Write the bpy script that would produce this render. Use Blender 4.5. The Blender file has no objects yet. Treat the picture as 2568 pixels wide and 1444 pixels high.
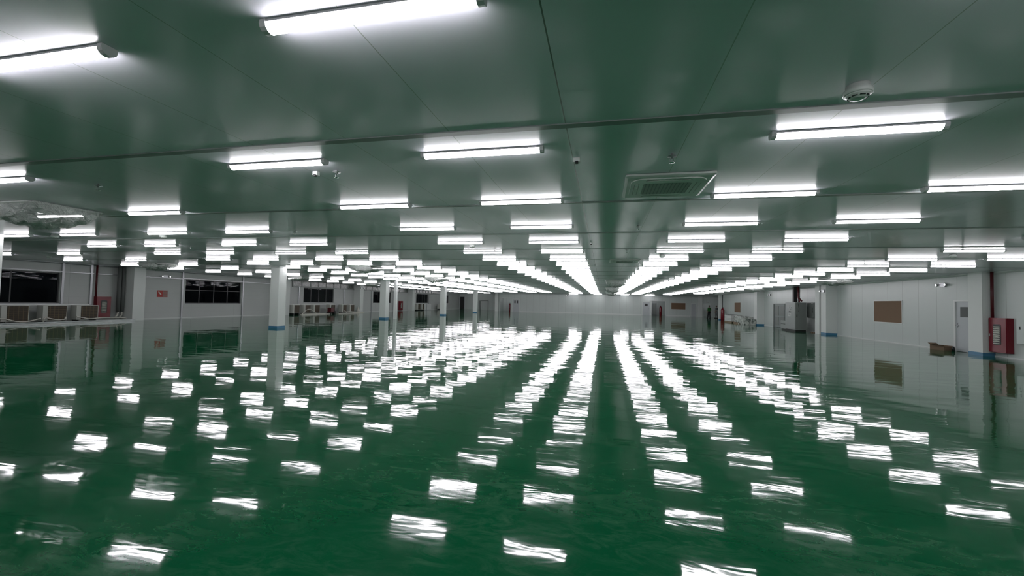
import bpy, bmesh, math, random
from mathutils import Vector, Matrix
random.seed(7)
SC = bpy.context.scene
COL = SC.collection

# ------------------------------------------------------------------ camera
EYE = 1.5676
cd = bpy.data.cameras.new('camera'); cam = bpy.data.objects.new('camera', cd); COL.objects.link(cam)
cd.sensor_fit = 'HORIZONTAL'; cd.sensor_width = 36.0; cd.lens = 1039.8266/2568*36.0
cd.clip_start = 0.05; cd.clip_end = 300
cr, cu, cb = (0.97616342, 0.21582367, 0.02291562), (-0.01516049, -0.03752011, 0.99918086), (0.21650668, -0.97571122, -0.03335377)
m = Matrix(((cr[0], cu[0], cb[0]), (cr[1], cu[1], cb[1]), (cr[2], cu[2], cb[2]))).to_4x4()
m.translation = Vector((0, 0, EYE)); cam.matrix_world = m
SC.camera = cam

# ------------------------------------------------------------------ world: night outside
w = bpy.data.worlds.new('night'); SC.world = w; w.use_nodes = True
w.node_tree.nodes['Background'].inputs[0].default_value = (0.1, 0.13, 0.2, 1)
w.node_tree.nodes['Background'].inputs[1].default_value = 0.004

# ------------------------------------------------------------------ exposure
vs = SC.view_settings
vs.view_transform = 'Standard'; vs.look = 'None'; vs.exposure = 0.0; vs.gamma = 1.0; vs.use_curve_mapping = False
SC.cycles.max_bounces = 5; SC.cycles.diffuse_bounces = 3; SC.cycles.glossy_bounces = 3
SC.cycles.transmission_bounces = 4; SC.cycles.transparent_max_bounces = 6
SC.cycles.sample_clamp_indirect = 4.0
SC.cycles.use_adaptive_sampling = True; SC.cycles.adaptive_threshold = 0.02
LAMP_POWER = 24.5

ROOM_H = 3.05
X_L, X_R, Y_B, Y_F = -27.2, 13.8, -8.0, 66.2

# ------------------------------------------------------------------ materials
def mat(name, color, rough=0.5, metal=0.0, spec=0.5, coat=0.0, coat_r=0.05, emit=None, es=0.0, trans=0.0, ior=1.5, aniso=0.0):
    M = bpy.data.materials.new(name); M.use_nodes = True
    b = M.node_tree.nodes['Principled BSDF']
    b.inputs['Base Color'].default_value = (*color, 1)
    b.inputs['Roughness'].default_value = rough
    b.inputs['Metallic'].default_value = metal
    b.inputs['Specular IOR Level'].default_value = spec
    b.inputs['IOR'].default_value = ior
    b.inputs['Coat Weight'].default_value = coat
    b.inputs['Coat Roughness'].default_value = coat_r
    b.inputs['Transmission Weight'].default_value = trans
    b.inputs['Anisotropic'].default_value = aniso
    if emit:
        b.inputs['Emission Color'].default_value = (*emit, 1)
        b.inputs['Emission Strength'].default_value = es
    return M

class G:
    """small node-graph helper"""
    def __init__(s, M): s.t = M.node_tree; s.n = s.t.nodes; s.b = s.n['Principled BSDF']
    def node(s, typ, **kw):
        n = s.n.new(typ)
        for k, v in kw.items(): setattr(n, k, v)
        return n
    def put(s, sock, v):
        if hasattr(v, 'is_output'): s.t.links.new(v, sock)
        else: sock.default_value = v
    def math(s, op, a, b=0.0, c=0.0):
        n = s.node('ShaderNodeMath', operation=op)
        s.put(n.inputs[0], a); s.put(n.inputs[1], b); s.put(n.inputs[2], c); return n.outputs[0]
    def pos(s): return s.node('ShaderNodeNewGeometry').outputs['Position']
    def sep(s, v):
        n = s.node('ShaderNodeSeparateXYZ'); s.put(n.inputs[0], v); return n.outputs
    def mapping(s, v, scale, rot=(0, 0, 0)):
        n = s.node('ShaderNodeMapping'); s.put(n.inputs[0], v); n.inputs['Scale'].default_value = scale; n.inputs['Rotation'].default_value = rot; return n.outputs[0]
    def noise(s, v, scale, detail=2.0, rough=0.5, dist=0.0):
        n = s.node('ShaderNodeTexNoise'); s.put(n.inputs['Vector'], v)
        n.inputs['Scale'].default_value = scale; n.inputs['Detail'].default_value = detail
        n.inputs['Roughness'].default_value = rough; n.inputs['Distortion'].default_value = dist
        return n.outputs[0]
    def ramp(s, v, a, b, lo=0.0, hi=1.0):
        n = s.node('ShaderNodeMapRange'); n.clamp = True
        s.put(n.inputs['Value'], v); n.inputs['From Min'].default_value = a; n.inputs['From Max'].default_value = b
        n.inputs['To Min'].default_value = lo; n.inputs['To Max'].default_value = hi
        return n.outputs[0]
    def mix(s, f, a, b):
        n = s.node('ShaderNodeMix', data_type='RGBA')
        s.put(n.inputs[0], f)
        s.put(n.inputs[6], a if hasattr(a, 'is_output') else (*a, 1)); s.put(n.inputs[7], b if hasattr(b, 'is_output') else (*b, 1))
        return n.outputs[2]
    def bump(s, hgt, dist, strength=1.0, normal=None):
        n = s.node('ShaderNodeBump'); s.put(n.inputs['Height'], hgt); n.inputs['Distance'].default_value = dist
        n.inputs['Strength'].default_value = strength
        if normal is not None: s.put(n.inputs['Normal'], normal)
        return n.outputs[0]
    def line(s, coord, off, pitch, width):
        """1 inside a thin joint line repeated every pitch"""
        f = s.math('FRACT', s.math('DIVIDE', s.math('SUBTRACT', coord, off - width/2 + 1000*0), pitch))
        return s.math('LESS_THAN', f, width/pitch)

# floor: green self-levelling epoxy, glossy, faint trowel waves and dusty scuffs
M_floor = mat('green_epoxy', (0.002, 0.05, 0.016), 0.05, spec=0.5)
g = G(M_floor); P = g.pos()
big = g.noise(P, 0.9, 3.0, 0.55, 0.6)
smear = g.noise(g.mapping(P, (1.0, 2.2, 1.0), (0, 0, 0.35)), 3.2, 6.0, 0.68, 1.6)
fine = g.noise(g.mapping(P, (1.0, 1.6, 1.0), (0, 0, -0.5)), 11.0, 4.0, 0.7, 2.0)
dust = g.math('MULTIPLY', g.ramp(smear, 0.44, 0.74), g.ramp(big, 0.34, 0.60))
dust = g.math('ADD', dust, g.math('MULTIPLY', g.ramp(fine, 0.55, 0.85), 0.25))
col = g.mix(g.math('MULTIPLY', dust, 0.62), (0.0015, 0.091, 0.033), (0.07, 0.19, 0.11))
g.t.links.new(col, g.b.inputs['Base Color'])
g.t.links.new(g.math('ADD', g.math('MULTIPLY', dust, 0.05), 0.035), g.b.inputs['Roughness'])
wave = g.noise(g.mapping(P, (0.6, 1.2, 1.0), (0, 0, -0.1)), 1.4, 1.0, 0.4, 0.4)
trow = g.noise(g.mapping(P, (0.55, 1.5, 1.0), (0, 0, 0.45)), 3.0, 2.0, 0.55, 0.8)
rip = g.noise(g.mapping(P, (0.5, 1.8, 1.0), (0, 0, -0.25)), 9.0, 1.5, 0.5, 0.6)
hgt = g.math('ADD', g.math('ADD', g.math('MULTIPLY', wave, 0.0036), g.math('MULTIPLY', trow, 0.00125)), g.math('MULTIPLY', rip, 0.00017))
long = g.noise(g.mapping(P, (0.6, 1.2, 1.0), (0, 0, 0.15)), 0.7, 2.0, 0.5, 0.3)
hgt = g.math('ADD', hgt, g.math('MULTIPLY', long, 0.0115))
g.t.links.new(g.bump(hgt, 1.0), g.b.inputs['Normal'])

# ceiling: coated steel sandwich panels, brushed sheen, joints every 1.02 m
M_ceil = mat('ceiling_panel', (0.82, 0.82, 0.90), 0.32, spec=0.45, aniso=0.85, coat=0.7, coat_r=0.15)
g = G(M_ceil); P = g.pos(); sx, sy, sz = g.sep(P)
tv = g.node('ShaderNodeCombineXYZ'); tv.inputs[1].default_value = 1.0
g.t.links.new(tv.outputs[0], g.b.inputs['Tangent'])
j1 = g.line(sx, -0.33 - 51*1.02, 1.02, 0.007)
j2 = g.math('LESS_THAN', g.math('ABSOLUTE', g.math('ADD', sx, 0.33)), 0.0045)
jj = g.math('MAXIMUM', j1, j2)
col = g.mix(jj, (0.82, 0.82, 0.90), g.mix(j2, (0.46, 0.50, 0.49), (0.15, 0.17, 0.16)))
g.t.links.new(col, g.b.inputs['Base Color'])
und = g.noise(g.mapping(P, (1.0, 0.6, 1.0)), 1.3, 2.0, 0.5)
g.t.links.new(g.bump(und, 0.004), g.b.inputs['Normal']); g.t.links.new(g.bump(und, 0.0045), g.b.inputs['Coat Normal'])

def panel_wall(name, color, axis, pitch, off, rough=0.34, horiz=False, dark=0.45):
    M = mat(name, color, rough, spec=0.5)
    g = G(M); P = g.pos(); s = g.sep(P)
    f = g.line(s[axis], off - 200*pitch, pitch, 0.012)
    n = g.noise(P, 0.5, 3.0, 0.6)
    c0 = g.mix(n, tuple(c*0.93 for c in color), tuple(min(1, c*1.06) for c in color))
    if horiz:
        f2 = g.line(s[2], 0.1, 0.30, 0.006); c0 = g.mix(g.math('MULTIPLY', f2, 0.25), c0, tuple(c*0.5 for c in color))
    c = g.mix(f, c0, tuple(c*dark for c in color))
    g.t.links.new(c, g.b.inputs['Base Color'])
    wv = g.noise(g.mapping(P, (1.0, 1.0, 0.15)), 2.2, 1.0)
    g.t.links.new(g.bump(wv, 0.004), g.b.inputs['Normal'])
    return M
M_wall_r = panel_wall('white_wall_panel', (0.60, 0.65, 0.63), 1, 1.04, 20.05)
M_wall_f = panel_wall('white_far_panel', (0.60, 0.65, 0.63), 0, 1.04, 0.3)
M_wall_l = panel_wall('grey_plaster_panel', (0.56, 0.58, 0.57), 1, 3.3, 19.4, rough=0.5, horiz=True, dark=0.7)
M_white = mat('white_paint', (0.74, 0.76, 0.75), 0.38)
M_pillar = mat('pillar_paint', (0.72, 0.75, 0.73), 0.5)
M_blue = mat('blue_band', (0.05, 0.19, 0.33), 0.35)
M_steel = mat('galvanised_steel', (0.42, 0.43, 0.45), 0.35, metal=0.6)
M_strip = mat('painted_joint_strip', (0.30, 0.33, 0.325), 0.42, spec=0.3)
M_alu = mat('aluminium_profile', (0.42, 0.45, 0.45), 0.22, metal=0.7)
M_pan = mat('lamp_pan', (0.50, 0.51, 0.52), 0.4)
M_cap = mat('lamp_end_cap', (0.68, 0.69, 0.70), 0.4)
M_glow = mat('lamp_diffuser', (0.9, 0.9, 0.9), 0.4, emit=(1.0, 0.965, 1.01), es=LAMP_POWER)
M_red = mat('fire_red', (0.17, 0.0025, 0.013), 0.25)
M_redpipe = mat('red_pipe', (0.085, 0.006, 0.010), 0.4)
M_hose = mat('folded_hose', (0.55, 0.55, 0.5), 0.7)
M_dark = mat('dark_plastic', (0.012, 0.013, 0.014), 0.45)
M_black = mat('black_rubber', (0.01, 0.01, 0.01), 0.6)
M_chrome = mat('chrome', (0.7, 0.7, 0.7), 0.15, metal=1.0)
M_glass = mat('window_glass', (0.75, 0.8, 0.82), 0.0, trans=1.0, ior=1.16)
M_frame = mat('window_frame', (0.05, 0.05, 0.055), 0.4)
M_cork = mat('cork_board', (0.36, 0.17, 0.075), 0.8)
g = G(M_cork); n = g.noise(g.pos(), 60, 3, 0.6)
g.t.links.new(g.mix(n, (0.18, 0.112, 0.068), (0.24, 0.15, 0.092)), g.b.inputs['Base Color'])
M_cab = mat('grey_powder_coat', (0.27, 0.295, 0.285), 0.45)
M_cab2 = mat('grey_powder_coat_darker', (0.17, 0.19, 0.18), 0.45)
M_cabd = mat('cabinet_door_grey', (0.19, 0.21, 0.20), 0.5)
M_door = mat('grey_door', (0.50, 0.53, 0.55), 0.4)
M_doorg = mat('dull_grey_door', (0.22, 0.25, 0.25), 0.5)
M_acw = mat('cassette_plastic', (0.62, 0.66, 0.63), 0.35)
M_grill = mat('cassette_grille', (0.10, 0.12, 0.11), 0.5)
g = G(M_grill); s = g.sep(g.pos())
fx = g.math('LESS_THAN', g.math('FRACT', g.math('DIVIDE', g.math('ADD', s[0], 100.0), 0.042)), 0.3)
g.t.links.new(g.mix(fx, (0.34, 0.37, 0.355), (0.16, 0.18, 0.17)), g.b.inputs['Base Color'])
M_pvc = mat('white_pvc', (0.62, 0.60, 0.54), 0.45)
M_lag = mat('grey_pipe_wrap', (0.13, 0.14, 0.135), 0.7)
M_unit = mat('unit_casing', (0.52, 0.53, 0.49), 0.5)
M_coil = mat('brown_coil_grid', (0.06, 0.04, 0.015), 0.5)
g = G(M_coil); s = g.sep(g.pos())
ly = g.math('LESS_THAN', g.math('FRACT', g.math('DIVIDE', s[1], 0.16)), 0.10)
lz = g.math('LESS_THAN', g.math('FRACT', g.math('DIVIDE', s[2], 0.085)), 0.14)
g.t.links.new(g.mix(g.math('MAXIMUM', ly, lz), (0.028, 0.018, 0.007), (0.13, 0.09, 0.04)), g.b.inputs['Base Color'])
M_card = mat('cardboard', (0.16, 0.11, 0.07), 0.85)
M_skin = mat('skin', (0.42, 0.24, 0.16), 0.5)
M_green = mat('green_shirt', (0.03, 0.17, 0.035), 0.8)
M_trous = mat('black_trousers', (0.008, 0.009, 0.011), 0.85)
M_hair = mat('black_hair', (0.006, 0.006, 0.006), 0.6)
M_grey_cloth = mat('grey_patterned_cloth', (0.12, 0.13, 0.13), 0.85)
g = G(M_grey_cloth); n = g.noise(g.pos(), 14, 3, 0.7)
g.t.links.new(g.mix(g.ramp(n, 0.45, 0.55), (0.02, 0.022, 0.025), (0.28, 0.30, 0.30)), g.b.inputs['Base Color'])
M_wrap = mat('stretch_wrap', (0.42, 0.45, 0.42), 0.18)
g = G(M_wrap); n = g.noise(g.pos(), 4.5, 3, 0.6)
g.t.links.new(g.mix(g.ramp(n, 0.40, 0.55), (0.10, 0.12, 0.11), (0.55, 0.58, 0.54)), g.b.inputs['Base Color'])
M_board = mat('white_sheet_stack', (0.60, 0.60, 0.58), 0.5)
g = G(M_board); s = g.sep(g.pos())
lz = g.math('LESS_THAN', g.math('FRACT', g.math('DIVIDE', s[2], 0.135)), 0.16)
g.t.links.new(g.mix(lz, (0.60, 0.61, 0.60), (0.22, 0.22, 0.21)), g.b.inputs['Base Color'])
M_wood = mat('pallet_wood', (0.22, 0.16, 0.10), 0.8)
M_film = mat('clear_plastic_film', (0.90, 0.93, 0.91), 0.22, trans=0.0)
M_film.node_tree.nodes['Principled BSDF'].inputs['Alpha'].default_value = 0.72
g = G(M_film); n = g.noise(g.pos(), 9, 4, 0.65, 1.0)
g.t.links.new(g.bump(n, 0.12), g.b.inputs['Normal'])
M_clear = mat('clerestory_pane', (0.10, 0.12, 0.11), 0.25)
g = G(M_clear); n = g.noise(g.pos(), 6.0, 4, 0.7)
g.t.links.new(g.mix(g.ramp(n, 0.42, 0.6), (0.045, 0.06, 0.05), (0.24, 0.26, 0.24)), g.b.inputs['Base Color'])
M_signred = mat('sign_red', (0.42, 0.03, 0.02), 0.5)
M_signgrey = mat('sign_grey', (0.30, 0.26, 0.23), 0.5)
M_signwhite = mat('sign_white', (0.75, 0.74, 0.7), 0.5)
M_spot = mat('emergency_lamp_head', (0.85, 0.85, 0.85), 0.2, emit=(1, 1, 1), es=1.0)
M_label = mat('label_print', (0.60, 0.62, 0.60), 0.5)

# ------------------------------------------------------------------ mesh helpers
class B:
    def __init__(s): s.bm = bmesh.new(); s.mi = 0
    def box(s, x0, x1, y0, y1, z0, z1):
        x0, x1 = sorted((x0, x1)); y0, y1 = sorted((y0, y1)); z0, z1 = sorted((z0, z1))
        v = [s.bm.verts.new(p) for p in ((x0,y0,z0),(x1,y0,z0),(x1,y1,z0),(x0,y1,z0),(x0,y0,z1),(x1,y0,z1),(x1,y1,z1),(x0,y1,z1))]
        for f in ((0,3,2,1),(4,5,6,7),(0,1,5,4),(1,2,6,5),(2,3,7,6),(3,0,4,7)):
            fc = s.bm.faces.new([v[i] for i in f]); fc.material_index = s.mi
        return s
    def prism(s, pts, axis, a, b, smooth=False):
        """extrude a closed outline along an axis; pts are the two other coordinates in xyz order"""
        def P(p, t):
            if axis == 'x': return (t, p[0], p[1])
            if axis == 'y': return (p[0], t, p[1])
            return (p[0], p[1], t)
        A = [s.bm.verts.new(P(p, a)) for p in pts]; C = [s.bm.verts.new(P(p, b)) for p in pts]
        n = len(pts)
        for i in range(n):
            f = s.bm.faces.new((A[i], A[(i+1) % n], C[(i+1) % n], C[i])); f.material_index = s.mi; f.smooth = smooth
        for f in (s.bm.faces.new(A[::-1]), s.bm.faces.new(C)): f.material_index = s.mi
        return s
    def lathe(s, prof, c, n=20, axis='z', smooth=True):
        """prof: (radius, height) list; c: centre"""
        rings = []
        for r, h in prof:
            ring = []
            for i in range(n):
                a = 2*math.pi*i/n; p = (r*math.cos(a), r*math.sin(a), h)
                if axis == 'x': p = (h, p[0], p[1])
                if axis == 'y': p = (p[0], h, p[1])
                ring.append(s.bm.verts.new((c[0]+p[0], c[1]+p[1], c[2]+p[2])))
            rings.append(ring)
        for A, C in zip(rings, rings[1:]):
            for i in range(n):
                f = s.bm.faces.new((A[i], A[(i+1) % n], C[(i+1) % n], C[i])); f.smooth = smooth; f.material_index = s.mi
        for R_ in (rings[0][::-1], rings[-1]):
            f = s.bm.faces.new(R_); f.material_index = s.mi
        return s
    def tube(s, pts, r, n=10):
        pts = [Vector(p) for p in pts]; rings = []
        for i, p in enumerate(pts):
            d = (pts[min(i+1, len(pts)-1)] - pts[max(i-1, 0)]).normalized()
            up = Vector((0, 0, 1)) if abs(d.z) < 0.9 else Vector((1, 0, 0))
            a = d.cross(up).normalized(); b = a.cross(d)
            rings.append([s.bm.verts.new(p + (a*math.cos(2*math.pi*k/n) + b*math.sin(2*math.pi*k/n))*r) for k in range(n)])
        for A, C in zip(rings, rings[1:]):
            for i in range(n):
                f = s.bm.faces.new((A[i], A[(i+1) % n], C[(i+1) % n], C[i])); f.smooth = True; f.material_index = s.mi
        for R_ in (rings[0][::-1], rings[-1]):
            f = s.bm.faces.new(R_); f.material_index = s.mi
        return s
    def build(s, name, material, parent=None, bevel=0.0, at=None):
        bmesh.ops.recalc_face_normals(s.bm, faces=s.bm.faces)
        if bevel:
            bmesh.ops.bevel(s.bm, geom=s.bm.edges[:], offset=bevel, segments=2, affect='EDGES', profile=0.6)
        me = bpy.data.meshes.new(name); s.bm.to_mesh(me); s.bm.free()
        for mm in (material if isinstance(material, (list, tuple)) else [material]): me.materials.append(mm)
        o = bpy.data.objects.new(name, me); COL.objects.link(o)
        if parent is not None: o.parent = parent
        if at is not None: o.location = at
        return o

def tag(o, label, cat, group=None):
    o['label'] = label; o['category'] = cat
    if group: o['group'] = group
    return o
def thing(name, label, cat, loc=(0, 0, 0), rz=0.0, group=None):
    o = bpy.data.objects.new(name, None); COL.objects.link(o); o.empty_display_size = 0.1
    o.location = loc; o.rotation_euler = (0, 0, rz)
    return tag(o, label, cat, group)
def struct(o, label=None):
    o['kind'] = 'structure'
    if label: o['label'] = label
    return o
def copy_tree(o, parent=None):
    c = o.copy(); COL.objects.link(c); c.parent = parent
    for ch in list(o.children): copy_tree(ch, c)
    return c

def wall_holes(b, axis, p0, p1, u0, u1, z0, z1, holes):
    """wall slab between p0 and p1, running u0..u1, with rectangular holes (ua, ub, za, zb)"""
    us = sorted({u0, u1, *[h[0] for h in holes], *[h[1] for h in holes]})
    for a, c in zip(us, us[1:]):
        cuts = sorted((h[2], h[3]) for h in holes if h[0] <= a + 1e-6 and h[1] >= c - 1e-6)
        z = z0
        for za, zb in cuts:
            if za > z + 1e-6: (b.box(p0, p1, a, c, z, za) if axis == 'x' else b.box(a, c, p0, p1, z, za))
            z = zb
        if z < z1 - 1e-6: (b.box(p0, p1, a, c, z, z1) if axis == 'x' else b.box(a, c, p0, p1, z, z1))

# ------------------------------------------------------------------ shell
struct(B().box(-29, 19, Y_B, 80, -0.2, 0).build('floor', M_floor))
struct(B().box(-29, 19, Y_B, 80, ROOM_H, ROOM_H+0.2).build('ceiling', M_ceil))
n_trim = [0]
def trim(b, material, label=None):
    n_trim[0] += 1
    return struct(b.build('trim_%d' % n_trim[0], material), label)
# ceiling joint strips across the room
for i, y in enumerate([0.77 - 2.66, 0.77, 3.43, 6.12, 8.8, 11.4, 14.05, 16.7, 19.35, 22.0, 24.7, 27.4, 30.0, 32.7, 35.3, 38.0, 40.6, 43.3, 46.0, 48.6, 51.3, 54.0, 56.6, 59.3, 62.0, 64.6]):
    b = B(); b.box(X_L, X_R, y - 0.042, y + 0.042, ROOM_H - 0.006, ROOM_H); b.box(X_L, X_R, y - 0.046, y - 0.040, ROOM_H - 0.009, ROOM_H)
    trim(b, M_strip)

WT = 0.2
# right wall
b = B(); wall_holes(b, 'x', X_R, X_R + WT, Y_B, 54.0, 0, ROOM_H, [(19.25, 20.19, 0, 2.05), (36.15, 38.38, 0, 1.92)])
struct(b.build('wall_right', M_wall_r))
struct(B().box(X_R + WT, 18.0, 53.8, 54.0, 0, ROOM_H).build('wall_recess', M_wall_f))
struct(B().box(18.0, 18.2, 53.8, Y_F + 0.2, 0, ROOM_H).build('wall_recess_side', M_wall_r))
# far wall
far_holes = [(-16.7, -14.78, 0, 2.24), (-14.6, -13.38, 0, 2.05), (5.72, 6.92, 0, 2.04), (7.04, 9.15, 0, 2.26), (12.7, 13.42, 0, 1.98), (14.4, 15.5, 0, 1.98)]
b = B(); wall_holes(b, 'y', Y_F, Y_F + WT, -16.9, 18.2, 0, ROOM_H, far_holes)
struct(b.build('wall_far', M_wall_f))
struct(B().box(-17.1, -16.9, Y_F, 76.0, 0, ROOM_H).build('wall_return', M_wall_r))
b = B(); wall_holes(b, 'y', 76.0, 76.2, X_L, -17.1, 0, ROOM_H, [(-27.15, -26.1, 0, 2.4)])
struct(b.build('wall_far_left', M_wall_f))
# rooms behind the openings
b = B()
b.box(X_L - .2, -25.5, 78.2, 78.4, 0, ROOM_H); b.box(-25.5, -25.3, 76.2, 78.4, 0, ROOM_H)
struct(b.build('wall_store_room', M_wall_f))
b = B(); b.box(-16.9, -13.2, 69.6, 69.8, 0, ROOM_H); b.box(-13.3, -13.1, Y_F + WT, 69.6, 0, ROOM_H)
b.box(4.4, 18.2, 70.0, 70.2, 0, ROOM_H); b.box(4.4, 4.6, Y_F + WT, 70.0, 0, ROOM_H); b.box(10.2, 10.4, Y_F + WT, 70.0, 0, ROOM_H); b.box(18.0, 18.2, Y_F + WT, 70.0, 0, ROOM_H)
b.box(13.9, 14.1, Y_F + WT, 70.0, 0, ROOM_H)
struct(b.build('wall_back_rooms', M_wall_f))
struct(B().box(X_L - 0.2, X_R + WT, Y_B - 0.2, Y_B, 0, ROOM_H).build('wall_back', M_wall_f))
# left wall
WL = [(8.8, 15.72, 0.97, 2.53), (22.25, 26.6, 0.96, 2.57), (33.4, 37.8, 1.05, 2.45), (45.3, 49.6, 1.04, 2.45), (57.1, 61.4, 1.06, 2.45), (67.6, 70.2, 1.05, 2.42)]
CL = [(31.9, 41.2), (42.6, 54.2), (55.8, 67.0)]
b = B(); wall_holes(b, 'x', X_L - WT, X_L, Y_B, 80, 0, ROOM_H, WL)
struct(b.build('wall_left', M_wall_l))
struct(B().box(X_L - .2, -17.0, 79.8, 80.0, 0, ROOM_H).build('wall_end', M_wall_f))

# windows in the left wall
mull = [[10.5, 12.2, 13.95], [23.3, 24.4, 25.5], [34.5, 35.6, 36.7], [46.4, 47.5, 48.5], [58.2, 59.3, 60.3], [68.9]]
for i, (a, c, z0, z1) in enumerate(WL):
    t = bpy.data.objects.new('window_%d' % (i+1), None); COL.objects.link(t); t.location = (X_L - 0.12, (a+c)/2, 0); struct(t)
    t['label'] = 'dark night-time window in the left wall'
    y0, y1 = a - (a+c)/2, c - (a+c)/2
    b = B(); d = 0.03
    b.box(-d, d, y0, y1, z0, z0+0.05).box(-d, d, y0, y1, z1-0.05, z1).box(-d, d, y0, y0+0.05, z0+.05, z1-.05).box(-d, d, y1-0.05, y1, z0+.05, z1-.05)
    for q in mull[i]:
        q -= (a+c)/2; b.box(-d*.9, d*.9, q-0.025, q+0.025, z0+.05, z1-.05)
    if i == 1: b.box(-d*.8, d*.8, y0+.05, y1-.05, 1.84, 1.88)
    b.build('window_frame', M_frame, t)
    B().box(-0.004, 0.004, y0+.05, y1-.05, z0+.05, z1-.05).build('pane', M_glass, t)
    b = B(); b.box(0.08, 0.15, y0-.03, y1+.03, z0-.05, z0-.005)
    b.build('window_sill', M_white if i else M_steel, t)
# mottled transom band above the left wall's windows
for (a, c) in CL:
    n_trim[0] += 1
    t = bpy.data.objects.new('trim_%d' % n_trim[0], None); COL.objects.link(t); t.location = (X_L, (a+c)/2, 0); struct(t, 'mottled panel band under the ceiling on the left wall')
    b = B(); L_ = (c-a)/2
    b.box(0.0, 0.10, -L_, L_, 2.47, 2.58)
    k = int((c-a)/1.1)
    for q in range(k+1):
        yq = -L_ + (2*L_ - .1)*q/k; b.box(0.0, 0.05, yq, yq+.12, 2.58, ROOM_H-.01)
    b.build('band_frame', M_cab, t)
    B().box(0.0, 0.03, -L_, L_, 2.58, ROOM_H-.01).build('band_panel', M_clear, t)
# steel posts and the rail on the left wall
for y in (15.80, 17.02, 22.02, 26.72, 32.75, 39.5, 44.9, 50.2, 61.6, 66.8):
    trim(B().box(X_L, X_L+0.06, y-0.05, y+0.05, 0, ROOM_H-0.005 if y < 31 else 2.47), M_steel)
for a, c, z in ((7.0, 18.4, 2.56), (19.3, 22.0, 2.56), (22.0, 30.2, 2.60)):
    trim(B().box(X_L, X_L+0.075, a, c, z, z+0.045), M_steel)
# cove and skirting of the right and far walls
trim(B().prism([(X_R, ROOM_H), (X_R, ROOM_H-.07), (X_R-.02, ROOM_H-.07), (X_R-.07, ROOM_H-.02), (X_R-.07, ROOM_H)], 'y', Y_B, 53.9), M_white, 'white cove trim along the top of the right wall')
trim(B().prism([(X_L, ROOM_H), (X_L, ROOM_H-.06), (X_L+.015, ROOM_H-.06), (X_L+.05, ROOM_H-.015), (X_L+.05, ROOM_H)], 'y', Y_B, 31.8), M_steel)
b = B(); b.box(X_R-.025, X_R, Y_B, 19.2, 0, .035).box(X_R-.025, X_R, 20.25, 36.1, 0, .035).box(X_R-.025, X_R, 38.42, 53.2, 0, .035)
struct(b.build('baseboard_right', M_white))
b = B()
for a, c in ((-13.3, 5.65), (9.2, 12.6)): b.box(a, c, Y_F-.03, Y_F, 0, .10)
struct(b.build('baseboard_far', M_white))
b = B(); b.box(X_L, X_L+.03, 19.3, 32, 0, .05); b.box(X_L, X_L+.03, 42, 75.9, 0, .05)
struct(b.build('baseboard_left', M_white))

# ------------------------------------------------------------------ doors
nd = [0]
def door(axis, p, a, c, h, leaf, frame=M_white, fw=0.07, win=None, handle=None, label='', leafm=None, panels=False):
    """frame on the wall face at p (the room lies towards smaller p), opening a..c"""
    nd[0] += 1
    t = bpy.data.objects.new('door_%d' % nd[0], None); COL.objects.link(t); struct(t, label)
    mid = (a+c)/2; t.location = (p, mid, 0) if axis == 'x' else (mid, p, 0)
    A, C = a-mid, c-mid
    def bx(b, u0, u1, d0, d1, z0, z1):
        return b.box(d0, d1, u0, u1, z0, z1) if axis == 'x' else b.box(u0, u1, d0, d1, z0, z1)
    b = B(); bx(b, A, A+fw, -.03, .16, 0, h); bx(b, C-fw, C, -.03, .16, 0, h); bx(b, A+fw, C-fw, -.03, .16, h-fw, h)
    b.build('door_frame', frame, t)
    if leaf:
        b = B(); bx(b, A+fw, C-fw, .01, .06, 0.01, h-fw); lf = b.build('door_leaf', leafm or M_door, t)
        if panels:
            b = B()
            for z0, z1 in ((.15, .85), (.95, 1.7)):
                for u0, u1 in ((A+fw+.15, mid-mid-.08), (.08, C-fw-.15)):
                    bx(b, u0, u1, -.002, .01, z0, z1)
            b.build('door_panel', M_cabd, lf)
        if win:
            for (u0, u1, z0, z1) in win:
                b = B(); bx(b, u0, u1, .0, .012, z0, z1); b.build('vision_panel', M_lag if axis == 'x' else M_dark, lf)
        if handle is not None:
            b = B(); bx(b, handle-.02, handle+.02, -.005, .01, .95, 1.13); bx(b, handle-.12, handle+.01, -.05, -.03, 1.02, 1.045); bx(b, handle-.01, handle+.01, -.05, .0, 1.02, 1.045)
            b.build('door_handle', M_steel, lf)
    return t
door('x', X_R, 19.25, 20.19, 2.05, True, win=[(-.28, .19, 1.37, 1.77)], handle=.34, label='white-framed grey door with a small window in the right wall')
door('x', X_R, 36.15, 38.38, 1.92, True, frame=M_cab2, leafm=M_doorg, panels=True, label='dull grey double door behind the electrical cabinet')
door('y', Y_F, 5.72, 6.92, 2.04, True, win=[(-.2, .22, 1.38, 1.76)], handle=.42, label='white door with a dark square window in the far wall')
door('y', Y_F, 7.04, 9.15, 2.26, False, fw=.09, label='open white-framed doorway in the far wall')
door('y', Y_F, 12.7, 13.42, 1.98, True, leafm=M_door, frame=M_white, fw=.05, label='narrow grey door at the right end of the far wall')
door('y', Y_F, 14.4, 15.5, 1.98, False, frame=M_white, fw=.05, label='open doorway under the exit sign by the two people')
door('y', Y_F, -16.7, -14.78, 2.24, False, frame=M_white, fw=.08, label='wide open doorway at the left of the far wall')
door('y', Y_F, -14.6, -13.38, 2.05, True, win=[(-.25, -.05, 1.35, 1.78), (.15, .35, 1.35, 1.78)], label='white door with two small windows at the left of the far wall')
door('y', 76.0, -27.15, -26.1, 2.4, True, leafm=M_dark, frame=M_door, fw=.10, label='dark door at the deep left end of the hall')

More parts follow.
